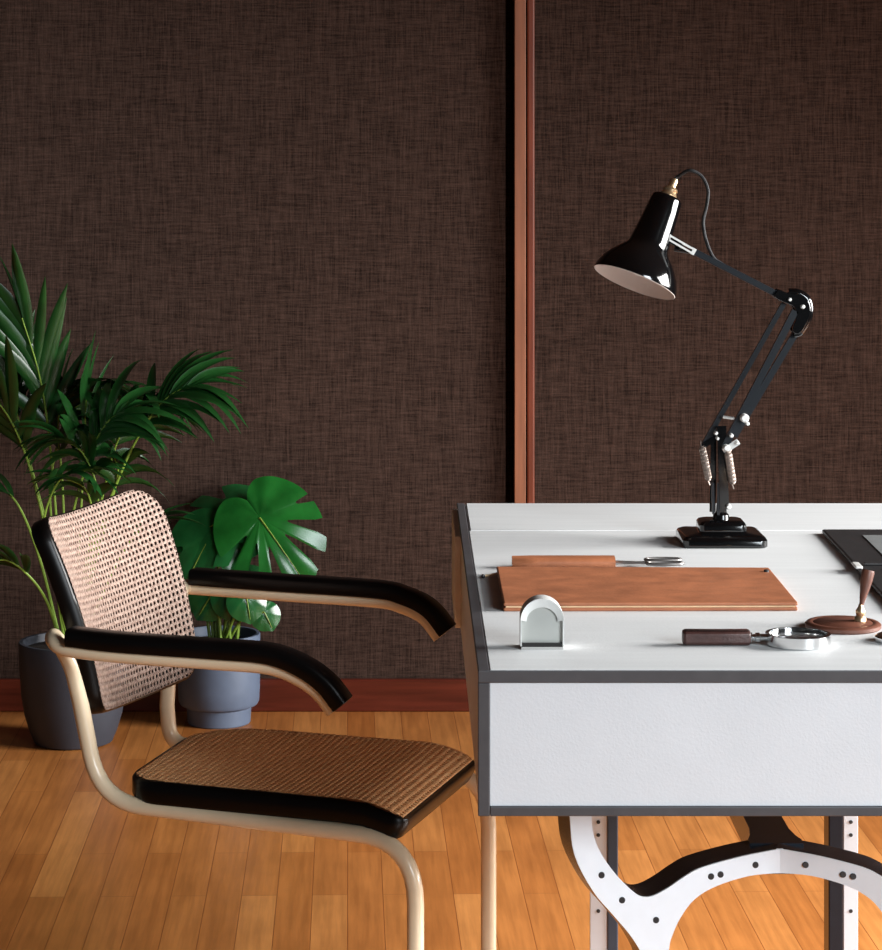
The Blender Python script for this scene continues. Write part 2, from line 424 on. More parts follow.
# ------------------------------------------------------------------ armchair
chair = thing('armchair', 'cantilever armchair with cane seat, cream tube frame and black arm pads beside the desk', 'chair', (-.18, 3.85, 0))
TR = .0125
nF, nR = onz(415.5, 841, .400), onz(99.6, 801.5, .408)
fF, fR = onz(488.5, 771, .400), onz(170, 744, .408)
def side_frame(f_, r_, up):
    back = Vector((r_.x - f_.x, r_.y - f_.y, 0)).normalized()
    gF = Vector((f_.x, f_.y, .0135)); gR = gF + back * .46
    foot = [gR, gF, f_, r_]
    lower_ = fillet_path(foot + [up[0]], [0, .09, .09, .075, 0], 8)
    ups = smooth_path(up, 6)
    return lower_[:-1] + ups
upN = [at(80, 700, 3.775), at(72, 668, 3.775), at(61, 646, 3.77), at(54.5, 637, 3.745), at(54, 640, 3.71), at(66, 648, 3.69), at(120, 654.5, 3.66), at(217, 661.5, 3.62), at(268, 666, 3.60), at(298, 677, 3.587), at(319, 692, 3.58), at(334, 711, 3.576)]
upF = [at(167, 705, 4.145), at(170, 665, 4.15), at(178, 620, 4.165), at(180, 598, 4.20), at(184, 587.5, 4.24), at(196, 587.5, 4.25), at(280, 593.5, 4.19), at(375, 600, 4.125), at(402, 606, 4.11), at(424, 617, 4.10), at(440, 637, 4.093)]
pN, pF = side_frame(nF, nR, upN), side_frame(fF, fR, upF)
bm = bmesh.new(); add_tube(bm, pN, TR, 14); obj('side_frame', bm, M['cream'], chair)
bm = bmesh.new(); add_tube(bm, pF, TR, 14); obj('side_frame', bm, M['cream'], chair)
obj('floor_rail', tube([pN[0], pF[0]], TR, 14), M['cream'], chair)
uu = (nF - nR); uu.z = 0; uu.normalize()
a_, b_ = nF.lerp(nR, .2), fF.lerp(fR, .2)
obj('seat_rail', tube([a_ + Vector((0,0,.004)), b_ + Vector((0,0,.004))], .008, 10), M['cream'], chair)
a_, b_ = nF.lerp(nR, .8), fF.lerp(fR, .8)
obj('seat_rail', tube([a_ + Vector((0,0,.004)), b_ + Vector((0,0,.004))], .008, 10), M['cream'], chair)

# arm pads
def pad(path):
    hw, h0, h1 = .020, .0055, .032
    prof = [(-hw, h0+.004), (-hw+.003, h0), (hw-.003, h0), (hw, h0+.004), (hw, h1-.007), (hw-.003, h1-.002), (hw-.008, h1), (-hw+.008, h1), (-hw+.003, h1-.002), (-hw, h1-.007)]
    return sweep(path, prof)
padN = smooth_path([at(70, 648.5, 3.688)] + upN[6:], 6)
padF = smooth_path([at(193, 587, 4.248)] + upF[6:], 6)
bevel(obj('arm_pad', pad(padN), M['ebony'], chair, True, 40), .0012, 2, 50)
bevel(obj('arm_pad', pad(padF), M['ebony'], chair, True, 40), .0012, 2, 50)

# cane panels: a surface S(a, b) in metres, rounded outline, black frame ring, open cane mesh
def outline(La, Lb, rad, inset=0.0, n=9, seg=9):
    """rad: corner radii at (0,0) (La,0) (La,Lb) (0,Lb)"""
    pts = []
    cs = [(0, 0, 180), (La, 0, 270), (La, Lb, 0), (0, Lb, 90)]
    arcs = []
    for (cx, cy, a0), r in zip(cs, rad):
        ox = r if cx == 0 else La - r; oy = r if cy == 0 else Lb - r
        rr = max(.001, r - inset)
        arcs.append([(ox + rr*math.cos(R(a0 + 90*k/n)), oy + rr*math.sin(R(a0 + 90*k/n))) for k in range(n+1)])
    for i in range(4):
        pts += arcs[i]
        p, q = arcs[i][-1], arcs[(i+1) % 4][0]
        for k in range(1, seg): pts.append((p[0]+(q[0]-p[0])*k/seg, p[1]+(q[1]-p[1])*k/seg))
    return pts
def clampin(a, b, La, Lb, rad, inset):
    a = min(max(a, inset), La - inset); b = min(max(b, inset), Lb - inset)
    for (ox, oy, sx, sy), r in zip(((rad[0], rad[0], -1, -1), (La-rad[1], rad[1], 1, -1), (La-rad[2], Lb-rad[2], 1, 1), (rad[3], Lb-rad[3], -1, 1)), rad):
        dx, dy = (a-ox)*sx, (b-oy)*sy
        if dx > 0 and dy > 0:
            d = math.hypot(dx, dy); rr = max(.001, r - inset)
            if d > rr: a, b = ox + sx*dx*rr/d, oy + sy*dy*rr/d
    return a, b
def normal(S, a, b):
    h = .002
    return (S(a+h, b) - S(a-h, b)).cross(S(a, b+h) - S(a, b-h)).normalized()
def frame_ring(S, La, Lb, rad, width, depth, flip=1):
    o1 = outline(La, Lb, rad); i1 = outline(La, Lb, rad, width)
    bm = bmesh.new(); rows = []
    def row(pts, d): return [S(a, b) + normal(S, a, b) * flip * d for a, b in pts]
    oi = outline(La, Lb, rad, .004)
    loops = [row(i1, -.002), row(oi, 0.0), row(o1, -.005), row(o1, -depth + .006), row(oi, -depth), row(i1, -depth)]
    rows = [[bm.verts.new(p) for p in l] for l in loops]
    n = len(o1)
    for q in range(6):
        A, B = rows[q], rows[(q+1) % 6]
        for i in range(n):
            j = (i+1) % n
            bm.faces.new((A[i], A[j], B[j], B[i]))
    return bm
def cane(S, La, Lb, rad, inset, cell=.0100, hole=.30, flip=1, lift=.0012):
    na, nb = round(La / cell), round(Lb / cell); ca, cb = La / na, Lb / nb
    bm = bmesh.new(); uvl = bm.loops.layers.uv.new('UVMap'); cache = {}
    def V(i, j):      # i, j in cell units
        k = (round(i, 3), round(j, 3))
        if k not in cache:
            a, b = clampin(i*ca, j*cb, La, Lb, rad, inset)
            v = bm.verts.new(S(a, b) + normal(S, a, b) * flip * lift); cache[k] = v
        return cache[k]
    ring = [(0,0), (.5,0), (1,0), (1,.5), (1,1), (.5,1), (0,1), (0,.5)]
    for i in range(na):
        for j in range(nb):
            ac, bc = (i+.5)*ca, (j+.5)*cb
            q = clampin(ac, bc, La, Lb, rad, inset)
            if math.hypot(q[0]-ac, q[1]-bc) > .001: 
                continue
            out = [V(i+u, j+v) for u, v in ring]
            hin = []
            for u, v in ring:
                du, dv = u-.5, v-.5
                s = hole if (abs(du) < .1 or abs(dv) < .1) else hole*.78
                uu_, vv_ = .5 + du/ .5*s, .5 + dv/.5*s
                hin.append((i+uu_, j+vv_))
            inn = [V(*h) for h in hin]
            for k in range(8):
                l = (k+1) % 8
                vs = (out[k], out[l], inn[l], inn[k])
                if len(set(vs)) < 4: continue
                try: f = bm.faces.new(vs)
                except ValueError: continue
                co = [(i+ring[k][0], j+ring[k][1]), (i+ring[l][0], j+ring[l][1]), hin[l], hin[k]]
                for lp, c in zip(f.loops, co): lp[uvl].uv = c
    return bm
def solid(o, t):
    md = o.modifiers.new('solid', 'SOLIDIFY'); md.thickness = t; md.offset = 0; return o

# seat surface: a runs rear -> front, b runs near -> far
zs = .45
sNR, sFR = onz(121, 779, zs), onz(203, 724, zs)
sNF, sFF = onz(407, 806, zs), onz(481, 746, zs)
SL = ((sNF - sNR).length + (sFF - sFR).length) / 2; SW = ((sFF - sNF).length + (sFR - sNR).length) / 2
def seatS(a, b):
    u, v = a / SL, b / SW
    p = sNR.lerp(sNF, u).lerp(sFR.lerp(sFF, u), v)
    z = -.004 * (1 - (2*v-1)**2) * max(0, 1 - (2*u-1)**2)
    if u > .80: z -= .026 * ((u - .80) / .20) ** 2
    return p + Vector((0, 0, z))
srad = (.06, .022, .022, .12)
seat = obj('seat', frame_ring(seatS, SL, SW, srad, .032, .034), M['ebony'], chair, True, 50)
solid(obj('cane_mesh', cane(seatS, SL, SW, srad, .006, hole=.20), M['cane_seat'], seat, True, 60), .0014)['label'] = 'woven tan cane of the seat'

# backrest: a runs near -> far, b runs bottom -> top
bNB, bNT = onz(103, 713, .540), onz(42, 516, .838)
bFB, bFT = onz(201, 673, .540), onz(153, 478, .838)
BW = ((bFB - bNB).length + (bFT - bNT).length) / 2; BH = ((bNT - bNB).length + (bFT - bFB).length) / 2
bdir = Vector(((bNB.x - bFB.x), (bNB.y - bFB.y), 0)).normalized(); bback = Vector((bdir.y, -bdir.x, 0))
if bback.x > 0: bback = -bback
bback.z = -.55
def backS(a, b):
    u, v = a / BW, b / BH
    p = bNB.lerp(bFB, u).lerp(bNT.lerp(bFT, u), v)
    return p + bback * .034 * (1 - (2*u-1)**2) + bback * (-.012) * (1 - (2*v-1)**2)
brad = (.035, .035, .07, .045)
sgn = 1 if normal(backS, BW/2, BH/2).dot(bback) < 0 else -1
back = obj('backrest', frame_ring(backS, BW, BH, brad, .03, .028, sgn), M['ebony'], chair, True, 50)
solid(obj('cane_mesh', cane(backS, BW, BH, brad, .004, flip=sgn), M['cane'], back, True, 60), .0014)['label'] = 'woven tan cane of the backrest'

# ------------------------------------------------------------------ desk lamp
LY = 4.15
def lp(x, y, d=0.0): return at(x, y, LY) + Vector((0, d, 0))
lx = (721 - XV) / F * LY
lamp = thing('desk_lamp', 'black jointed desk lamp with bell shade and springs standing on the white desk', 'lamp', (lx, LY, ZT))
def rr_loop(cx, cy, hx, hy, r, z, n=5):
    pts = []
    for sx, sy, a0 in ((1,1,0), (-1,1,90), (-1,-1,180), (1,-1,270)):
        for k in range(n+1):
            a = R(a0 + 90*k/n); pts.append((cx + sx*(hx-r) + r*math.cos(a), cy + sy*(hy-r) + r*math.sin(a), z))
    return pts
bm = bmesh.new()
hx = .0695
prof = [(hx-.002, .0), (hx, .002), (hx, .012), (hx-.003, .0165), (hx-.009, .019), (hx-.028, .0205), (hx-.031, .023), (hx-.031, .033), (hx-.034, .0375), (hx-.040, .0395)]
add_loops(bm, [rr_loop(lx, LY, h, h - .004, .012 if i < 5 else .009, ZT + z) for i, (h, z) in enumerate(prof)])
obj('base', bm, M['enamel'], lamp, True, 35)
# swivel fork
bm = bmesh.new()
add_lathe(bm, [(0, 0), (0, .014), (.008, .013), (.012, .009), (.012, 0)], origin=(lx, LY, ZT + .0385), seg=24)
add_bar(bm, lp(721, 516, 0), lp(723.5, 478, 0), .016, .012)
obj('swivel', bm, M['enamel'], lamp, True, 35)
bm = bmesh.new(); add_bar(bm, lp(713.5, 513, .014), lp(714.5, 430, .014), .010, .005); obj('upright', bm, M['enamel'], lamp, False)
bm = bmesh.new(); add_bar(bm, lp(723.5, 508, -.014), lp(720.5, 425, -.014), .015, .005); obj('upright', bm, M['enamel'], lamp, False)
bm = bmesh.new(); add_bar(bm, lp(712.5, 513, -.012), lp(712, 482, -.012), .004, .004); add_bar(bm, lp(717.5, 514, -.012), lp(717.5, 482, -.012), .004, .004); obj('fork', bm, M['blue_black'], lamp, False)
def bolt(x, y, d, r=.005, m='steel_light', h=.008):
    p = lp(x, y, d)
    obj('bolt', lathe([(-h, 0), (-h, r*.7), (-h*.6, r), (h, r), (h, 0)], seg=14, origin=p, axis=(0, 1, 0)), M[m], lamp)
bolt(727, 505, -.018, .0042); bolt(714.5, 432, -.018, .003); bolt(729.5, 434, -.022, .0034); bolt(735.5, 441, -.022, .003); bolt(724.5, 446, -.024, .0055)
bolt(742.5, 416.5, -.024, .0072); bolt(745.5, 422, -.024, .0032); bolt(716, 437, -.02, .0026)
def spring(p, q, r, wire, turns):
    p, q = Vector(p), Vector(q); ax = (q - p).normalized(); e = ax.orthogonal().normalized(); g = ax.cross(e)
    pts = []; n = int(turns * 10)
    for k in range(n + 1):
        t = k / n; a = 2*PI*turns*t
        taper = min(1, min(t, 1 - t) / .08 * .6 + .4)
        pts.append(p.lerp(q, t) + (e*math.cos(a) + g*math.sin(a)) * r * taper)
    return tube([p - ax*.008] + pts + [q + ax*.008], wire, 5)
obj('spring', spring(lp(701.5, 445, -.005), lp(708.5, 480, -.005), .0054, .0011, 26), M['spring'], lamp)
obj('spring', spring(lp(726, 450, -.026), lp(731, 482, -.026), .0058, .0011, 26), M['spring'], lamp)
obj('spring', spring(lp(732, 442, .016), lp(722, 476, .016), .0052, .0011, 26), M['spring'], lamp)
# lower arm
bm = bmesh.new(); add_bar(bm, lp(703, 446, .0), lp(784, 303, .0), .0085, .008); obj('lower_arm', bm, M['blue_black'], lamp, False)
bm = bmesh.new(); add_bar(bm, lp(723, 447, -.012), lp(794, 310, -.012), .0115, .010); obj('lower_arm', bm, M['blue_black'], lamp, False)
bm = bmesh.new(); add_bar(bm, lp(735, 437, .012), lp(801, 326, .012), .011, .008); obj('lower_arm', bm, M['blue_black'], lamp, False)
obj('cross_pin', tube([lp(722, 416, -.014), lp(733, 417.5, -.016)], .0024, 8), M['steel'], lamp)
bm = bmesh.new(); add_bar(bm, lp(702, 446, -.004), lp(714, 438, -.004), .009, .006); obj('link', bm, M['enamel'], lamp, False)
bm = bmesh.new(); add_bar(bm, lp(722, 450, -.02), lp(737, 440, -.02), .010, .004); obj('link', bm, M['steel'], lamp, False)
# elbow
el = [(777, 288.5), (788, 293), (798, 293.5), (806, 299), (809, 309), (806, 321), (800, 331), (793.5, 333), (791, 327), (795, 316), (792, 306), (783, 302), (773, 296)]
for d in (-.017, .010):
    o = bevel(obj('elbow', prism(smooth_path([lp(x, y, d) for x, y in el + el[:1]], 3)[:-1], (0, .005, 0)), M['enamel'], lamp, True, 50), .001)
bm = bmesh.new(); add_tube(bm, smooth_path([lp(x, y, 0) for x, y in el[1:8]], 4), .008, 10); obj('elbow_core', bm, M['enamel'], lamp)
bolt(801, 306, -.017, .0036); bolt(808.5, 308, -.004, .003, h=.004); bolt(788, 299, -.017, .003)
bm = bmesh.new(); add_bar(bm, lp(786, 299, -.003), lp(690, 249.5, -.003), .0108, .0105); bevel(obj('upper_arm', bm, M['blue_black'], lamp, False), .001)
for d in (-.016, .008):
    a, b = lp(667, 236.5, d), lp(693, 251.5, d)
    bm = bmesh.new(); s_ = Vector((.5, 0, .866)) * .0032
    t_ = (b - a).normalized(); n_ = Vector((-t_.z, 0, t_.x))
    for k in (-1, 1): add_bar(bm, a + n_*k*.0034, b + n_*k*.0034, .0032, .003)
    add_bar(bm, a - t_*.003, a + t_*.003, .011, .0032); add_bar(bm, b - t_*.004, b + t_*.002, .011, .0032)
    add_lathe(bm, [(-.0025, 0), (-.0025, .0045), (.0025, .0045), (.0025, 0)], seg=16, origin=a, axis=(0, 1, 0))
    obj('shade_bracket', bm, M['steel_light'], lamp, True, 40)
bm = bmesh.new(); add_tube(bm, [lp(664, 237, -.002), lp(681, 246, -.002)], .006, 10); add_tube(bm, [lp(674, 249, -.002), lp(689, 252, -.002)], .004, 10); obj('shade_pivot', bm, M['enamel'], lamp)
# shade
tl = R(12)
axis = Vector((.385 * math.cos(tl), math.sin(tl), .923 * math.cos(tl))).normalized()
sc = lp(633.5, 281.5, 0) - axis * 0 + Vector((0, -.018, 0))
sp = [(0, .0712), (.004, .0715), (.012, .0695), (.022, .066), (.034, .059), (.046, .0495), (.056, .040), (.062, .0355), (.066, .0338), (.072, .0332), (.10, .0305), (.13, .028), (.150, .0262), (.1535, .025), (.155, .022), (.155, .001)]
obj('shade', lathe(sp, seg=56, origin=sc, axis=axis), M['enamel'], lamp, True, 60)
inn = [(0, .0712), (-.0008, .0705), (.001, .0698)] + [(d, r - .0018) for d, r in sp[2:8]] + [(.066, .02), (.067, 0)]
obj('shade_lining', lathe(inn, seg=56, origin=sc, axis=axis), M['lining'], lamp, True, 60)
obj('lamp_bulb', lathe([(.012, 0), (.014, .008), (.022, .016), (.032, .018), (.045, .013), (.06, .010), (.066, 0)], seg=24, origin=sc, axis=axis), mat('frosted_bulb', (240, 236, 228), .5), lamp)
obj('cap', lathe([(.155, 0), (.155, .0145), (.158, .015), (.161, .013), (.164, .0115), (.168, .0125), (.171, .011), (.173, .0075), (.176, .0068), (.184, .0070), (.188, .0055), (.189, 0)], seg=28, origin=sc, axis=axis), M['brass'], lamp, True, 40)
ct = sc + axis * .187
obj('power_cord', tube(smooth_path([ct, ct + axis*.006 + Vector((.004, 0, 0)), lp(690, 170.5, .01), lp(702, 176, .01), lp(708.5, 190, .008), lp(707, 206, .006), lp(703.5, 222, .004), lp(706, 240, 0), lp(713, 257, -.002), lp(722, 264, -.002)], 8), .0030, 9), M['cord'], lamp)

# ------------------------------------------------------------------ things on the desk
def slab(px, z0, z1, inset=0):
    """corner pixels on the desk top, clockwise, extruded between heights"""
    c = [onz(x, y, ZT) for x, y in px]; m_ = sum(c, Vector()) / len(c)
    loops = []
    for z in (z0, z1): loops.append([Vector((p.x, p.y, ZT + z)) + (m_ - p).normalized() * inset * 1.4 for p in c])
    return loops
fo_px = [(503.5, 611.5), (798, 611), (769, 575.5), (496.5, 574.5)]
cF = onz(650, 609, ZT); 
folio = thing('leather_folio', 'large tan leather document folio lying flat on the white desk', 'folio', sum([onz(x, y, ZT) for x, y in fo_px], Vector()) / 4)
for nm, z0, z1, ins, mm in (('bottom_cover', 0, .005, 0, 'leather'), ('pages', .005, .0072, .003, 'page'), ('top_cover', .0072, .0125, 0, 'leather')):
    bm = bmesh.new(); add_loops(bm, slab(fo_px, z0, z1, ins))
    o = obj(nm, bm, M[mm], folio, False)
    if nm != 'pages': bevel(o, .0022, 3)
q = onz(483, 578.5, ZT); q2 = onz(501, 576.5, ZT)
o = obj('tie_cord', tube([q + Vector((0,0,.003)), q2 + Vector((0,0,.0062))], .0016, 8), M['page'], folio)
obj('cord_knot', lathe([(-.003, 0), (-.0025, .0022), (0, .0034), (.003, .002), (.004, 0)], seg=12, origin=q + Vector((0,0,.0034)), axis=(1, .1, 0)), M['bolt'], o)
cp = onz(768.0, 579, ZT)
obj('corner_stud', lathe([(0, 0), (0, .004), (.003, .004), (.004, .002), (.004, 0)], seg=14, origin=(cp.x - .004, cp.y - .01, ZT + .0122)), M['bolt'], folio)

# scissors in a leather sheath, behind the folio
sy_ = onz(560, 569, ZT).y + .012
def dx(x): return (x - XV) / F * sy_
sci = thing('sheathed_scissors', 'steel scissors tucked in a brown leather sheath behind the leather folio', 'scissors', (dx(590), sy_, ZT))
bm = bmesh.new()
n = 12; loops = []
for k in range(n + 1):
    t = k / n; x = dx(512) + (dx(614.5) - dx(512)) * t
    hw = .022 * (min(1, .45 + t * 3.0)); hh = .0175
    loops.append([(x, sy_ + hw*math.cos(a), ZT + .001 + hh/2 + hh/2*math.copysign(abs(math.sin(a))**.7, math.sin(a))) for a in [2*PI*j/16 for j in range(16)]])
add_loops(bm, loops); obj('sheath', bm, M['leather'], sci, True, 50)
zz = ZT + .008
bm = bmesh.new()
for s in (-1, 1):
    add_bar(bm, (dx(610), sy_ + s*.003, zz + s*.0012), (dx(646), sy_ - s*.010, zz + s*.0012), .008, .003, up=Vector((0, 0, 1)))
obj('blades', bm, M['blade'], sci, False)
for s in (-1, 1):
    pts = []
    for k in range(29):
        a = 2*PI*k/28
        pts.append((dx(664) + .028*math.cos(a), sy_ - s*.014 + .0115*math.sin(a), zz + s*.001 + .0035 * (1 if s < 0 else 0)))
    obj('finger_loop', tube(pts, .0026, 8, caps=False), M['blade'], sci)

# steel arch memo stand
ay = onz(542, 649.5, ZT).y
ax0, ax1 = (520.5 - XV) / F * ay, (564 - XV) / F * ay
arch = thing('memo_stand', 'small arched polished steel stand upright on the white desk before the folio', 'desk stand', ((ax0+ax1)/2, ay + .012, ZT))
acx, ar = (ax0 + ax1) / 2, (ax1 - ax0) / 2
zr_ = ZT + .066 - ar
def arch_pts(r, n=20, y=0): return [Vector((acx + r*math.cos(PI*k/n), y, zr_ + r*math.sin(PI*k/n))) for k in range(n + 1)]
def arch_shell(r0, r1, y0, y1, zlow):
    bm = bmesh.new()
    oo = [Vector((acx + r0, 0, zlow))] + arch_pts(r0) + [Vector((acx - r0, 0, zlow))]
    ii = [Vector((acx + r1, 0, zlow))] + arch_pts(r1) + [Vector((acx - r1, 0, zlow))]
    loops = [[Vector((a.x, y0, a.z)), Vector((b.x, y0, b.z)), Vector((b.x, y1, b.z)), Vector((a.x, y1, a.z))] for a, b in zip(oo, ii)]
    add_loops(bm, loops); return bm
obj('arch_band', arch_shell(ar, ar - .0016, ay, ay + .030, ZT + .004), M['steel_light'], arch, True, 35)
pl = arch_pts(ar - .0085, y=ay + .024)
pl = [Vector((acx + ar - .002, ay + .024, ZT + .006))] + arch_pts(ar - .002, y=ay + .024) + [Vector((acx - ar + .002, ay + .024, ZT + .006))]
obj('back_plate', prism(pl, (0, .002, 0)), M['steel'], arch, True, 35)
oo = arch_pts(ar - .0002); ii = [Vector((acx + (ar - .008)*math.cos(PI*k/20)*1.0, 0, zr_ - .002 + (ar - .010)*math.sin(PI*k/20))) for k in range(21)]
bm = bmesh.new()
add_loops(bm, [[Vector((a.x, ay - .0005, a.z)), Vector((b.x, ay + .003, b.z)), Vector((b.x, ay + .006, b.z)), Vector((a.x, ay + .004, a.z))] for a, b in zip(oo, ii)])
obj('front_rim', bm, M['steel_light'], arch, True, 35)
obj('front_plate', prism([Vector((acx + ar - .002, ay + .006, ZT + .008)), Vector((acx + ar - .002, ay + .006, zr_))] + arch_pts(ar - .0085, y=ay + .006) + [Vector((acx - ar + .002, ay + .006, zr_)), Vector((acx - ar + .002, ay + .006, ZT + .008))], (0, .0015, 0)), M['steel_grey'], arch, False)
obj('base_plate', box(ax0 + .001, ax1 - .001, ay - .001, ay + .031, ZT, ZT + .0035), M['chrome'], arch, False)
obj('rubber_strip', box(ax0 + .002, ax1 - .002, ay + .0005, ay + .004, ZT + .0035, ZT + .0085), M['enamel'], arch, False)

# magnifying glass
rc = onz(798, 644.5, ZT); rc.z = ZT
mag = thing('magnifying_glass', 'steel-rimmed magnifying glass with dark leather handle lying on the desk front', 'magnifying glass', rc)
ro = 32.6 / F * rc.y
obj('rim', lathe([(.0005, ro - .001), (.0, ro - .003), (.0, ro - .0045), (.015, ro - .0045), (.0155, ro - .002), (.015, ro), (.0015, ro)], seg=56, origin=rc, axis=(0, 0, 1), close=True), M['chrome'], mag, True, 40)
obj('lens', lathe([(.004, 0), (.0045, ro*.5), (.006, ro - .0048), (.009, ro - .0048), (.0108, ro*.5), (.0112, 0)], seg=48, origin=rc), M['glass'], mag, True, 60)
hy_ = rc.y - .004
hxp = lambda x: (x - XV) / F * hy_
bm = bmesh.new(); loops = []
for t, s in ((0, .82), (.04, 1), (.5, .98), (.96, 1), (1, .86)):
    x = hxp(682.5) + (hxp(750) - hxp(682.5)) * t; hw = .0115 * s; hh = .0098 * s
    loops.append([(x, hy_ + a*hw, ZT + .0105 + b*hh) for a, b in ((-1,-.6), (-.6,-1), (.6,-1), (1,-.6), (1,.6), (.6,1), (-.6,1), (-1,.6))])
add_loops(bm, loops); h_ = bevel(obj('handle', bm, M['leather_maroon'], mag, True, 30), .001)
bm = bmesh.new()
for k in range(22):
    x = hxp(686) + (hxp(747) - hxp(686)) * k / 21
    add_tube(bm, [(x - .001, hy_ - .0085, ZT + .0198), (x + .001, hy_ - .0068, ZT + .0208)], .0007, 5)
obj('stitching', bm, M['ebony'], h_)
obj('neck', lathe([(0, 0), (0, .0062), (.003, .0062), (.004, .0042), (.007, .0042), (.008, .006), (.013, .006), (.014, .0045), (.0225, .0045), (.0225, 0)], seg=20, origin=(hxp(749.5), hy_, ZT + .0102), axis=(1, .0, 0)), M['chrome'], mag, True, 35)

# pen stand
pc = onz(843, 628, ZT); pc.z = ZT
pen = thing('pen_stand', 'round brown leather pen stand holding one upright pen near the black blotter', 'pen stand', pc)
pr = 37.8 / F * pc.y
obj('base', lathe([(0, 0), (0, pr - .002), (.002, pr), (.006, pr), (.0085, pr - .003), (.0085, pr - .010), (.0078, pr - .011), (.0085, pr - .012), (.009, 0)], seg=56, origin=pc), M['leather_dark'], pen, True, 40)
bp_ = at(860.5, 619, pc.y + .006)
obj('ball_joint', lathe([(-.010, 0), (-.010, .0085), (-.006, .008), (-.003, .0055), (0, .0066), (.004, .0066), (.008, .004), (.012, .003), (.012, 0)], seg=24, origin=(bp_.x, bp_.y, ZT + .019), axis=(.05, 0, 1)), M['brass'], pen, True, 40)
b0 = Vector((bp_.x + .001, bp_.y, ZT + .029)); b1 = at(868.5, 570, pc.y + .012)
ln = (b1 - b0).length
obj('pen_holder', lathe([(0, 0), (0, .0028), (ln*.1, .0034), (ln*.35, .0055), (ln*.7, .0082), (ln*.93, .0088), (ln, .0082), (ln, .006), (ln - .004, .0055), (ln - .004, 0)], seg=28, origin=b0, axis=b1 - b0), M['leather_dark'], pen, True, 40)

# black desk blotter
bl0 = onz(822, 533.8, ZT); bl1 = onz(882, 599.5, ZT)
blx0 = bl0.x; by1 = bl0.y; by0 = 3.50; bx1 = .975
dxs = (bl1.x - bl0.x) / (bl1.y - bl0.y)
def bx(y, x): return x + dxs * (y - by1)
blot = thing('desk_blotter', 'black leather desk blotter with grey inset at the far right of the desk', 'blotter', ((blx0 + bx1) / 2, (by0 + by1) / 2, ZT))
def blq(x0_, x1_, y0_, y1_, z0, z1):
    bm = bmesh.new()
    add_loops(bm, [[(bx(y0_, x0_), y0_, ZT + z), (bx(y0_, x1_), y0_, ZT + z), (bx(y1_, x1_), y1_, ZT + z), (bx(y1_, x0_), y1_, ZT + z)] for z in (z0, z1)]); return bm
bevel(obj('backing', blq(blx0, bx1, by0, by1, 0, .008), M['leather_black'], blot, False), .003, 3)
gx = onz(867.5, 546, ZT)
ym = onz(862, 570.5, ZT).y
bevel(obj('inset', blq(gx.x + .004, bx1 - .02, ym + .012, gx.y + .06, .008, .0092), M['leather_grey'], blot, False), .0006)
bevel(obj('fold', blq(blx0 + .012, bx1 - .004, ym - .006, ym + .004, .008, .0125), M['leather_black'], blot, False), .002)
bevel(obj('inset', blq(blx0 + .035, bx1 - .02, by0 + .03, ym - .03, .008, .0088), M['leather_grey'], blot, False), .0006)
cl = onz(860.5, 572, ZT)
bevel(obj('clip', blq(blx0 - .006, blx0 + .006, cl.y - .024, cl.y + .020, .0082, .0125), M['steel_light'], blot, False), .002)

# small steel weight at the frame edge
kc = onz(897, 641.5, ZT); kc.z = ZT
kr = 22 / F * kc.y
tag(obj('paperweight', lathe([(0, 0), (0, kr - .002), (.002, kr), (.0065, kr), (.009, kr - .003), (.0085, kr - .008), (.0095, kr - .010), (.0095, 0)], seg=48, origin=kc), M['chrome'], None, True, 40, origin=kc), 'flat round steel weight at the right front of the desk', 'paperweight')

# ------------------------------------------------------------------ potted plants
def leaflet(bm, base, d, side, length, width, droop, fold=.25):
    """narrow pointed leaflet from base along d; side = across direction"""
    d = Vector(d).normalized(); side = (Vector(side) - d * Vector(side).dot(d)).normalized()
    up = side.cross(d)
    if up.z < 0: up = -up
    n = 7; rows = []
    p = Vector(base); cur = d.copy()
    for k in range(n + 1):
        t = k / n
        wd = width * (math.sin(PI * min(1, t * .92 + .08)) ** .75) * (1 if t < .98 else 0) * (1 - .25 * t)
        if k == n: wd = .0004
        rows.append([bm.verts.new(p - side*wd/2 + up*wd*fold), bm.verts.new(p), bm.verts.new(p + side*wd/2 + up*wd*fold)])
        cur = (cur + Vector((0, 0, -droop / n))).normalized()
        p = p + cur * (length / n)
    for a, b in zip(rows, rows[1:]):
        bm.faces.new((a[0], a[1], b[1], b[0])); bm.faces.new((a[1], a[2], b[2], b[1]))
def frond(parent, pts, r0, nleaf, ln, wd, start, rng, droop=.7, spread=60, tipfan=.55, roll=0):
    path = smooth_path(pts, 10); N = len(path)
    bs = bmesh.new(); add_tube(bs, path, r0, 7, r_end=r0 * .35)
    st = obj('frond', bs, M['stem'], parent)
    bm = bmesh.new()
    for k in range(nleaf):
        t = start + (1 - start) * (k + .5) / nleaf
        i = min(N - 2, int(t * (N - 1))); p = path[i]; tg = (path[i+1] - path[i]).normalized()
        sd = tg.cross(Vector((0, 0, 1)))
        if sd.length < .15: sd = Vector((1, 0, 0))
        sd.normalize()
        sd = Matrix.Rotation(R(roll), 3, tg) @ sd
        for s in (-1, 1):
            rel = (k + .5) / nleaf
            ang = R(spread * (1 - tipfan * rel) + rng.uniform(-10, 10))
            d = tg * math.cos(ang) + sd * s * math.sin(ang) + Vector((0, 0, rng.uniform(0, .25)))
            L_ = ln * (.6 + .9 * math.sin(PI * (.22 + .62 * rel))) / 1.4 * rng.uniform(.85, 1.12)
            nr = tg.cross(d)
            leaflet(bm, p, d, nr.cross(d) if False else tg, L_, wd * rng.uniform(.8, 1.15), droop * rng.uniform(.6, 1.3))
    leaflet(bm, path[-1], (path[-1] - path[-3]), Vector((0, 1, .2)), ln * .7, wd * .8, droop * .5)
    obj('leaflets', bm, M['palm'], st, True, 70)
    return st
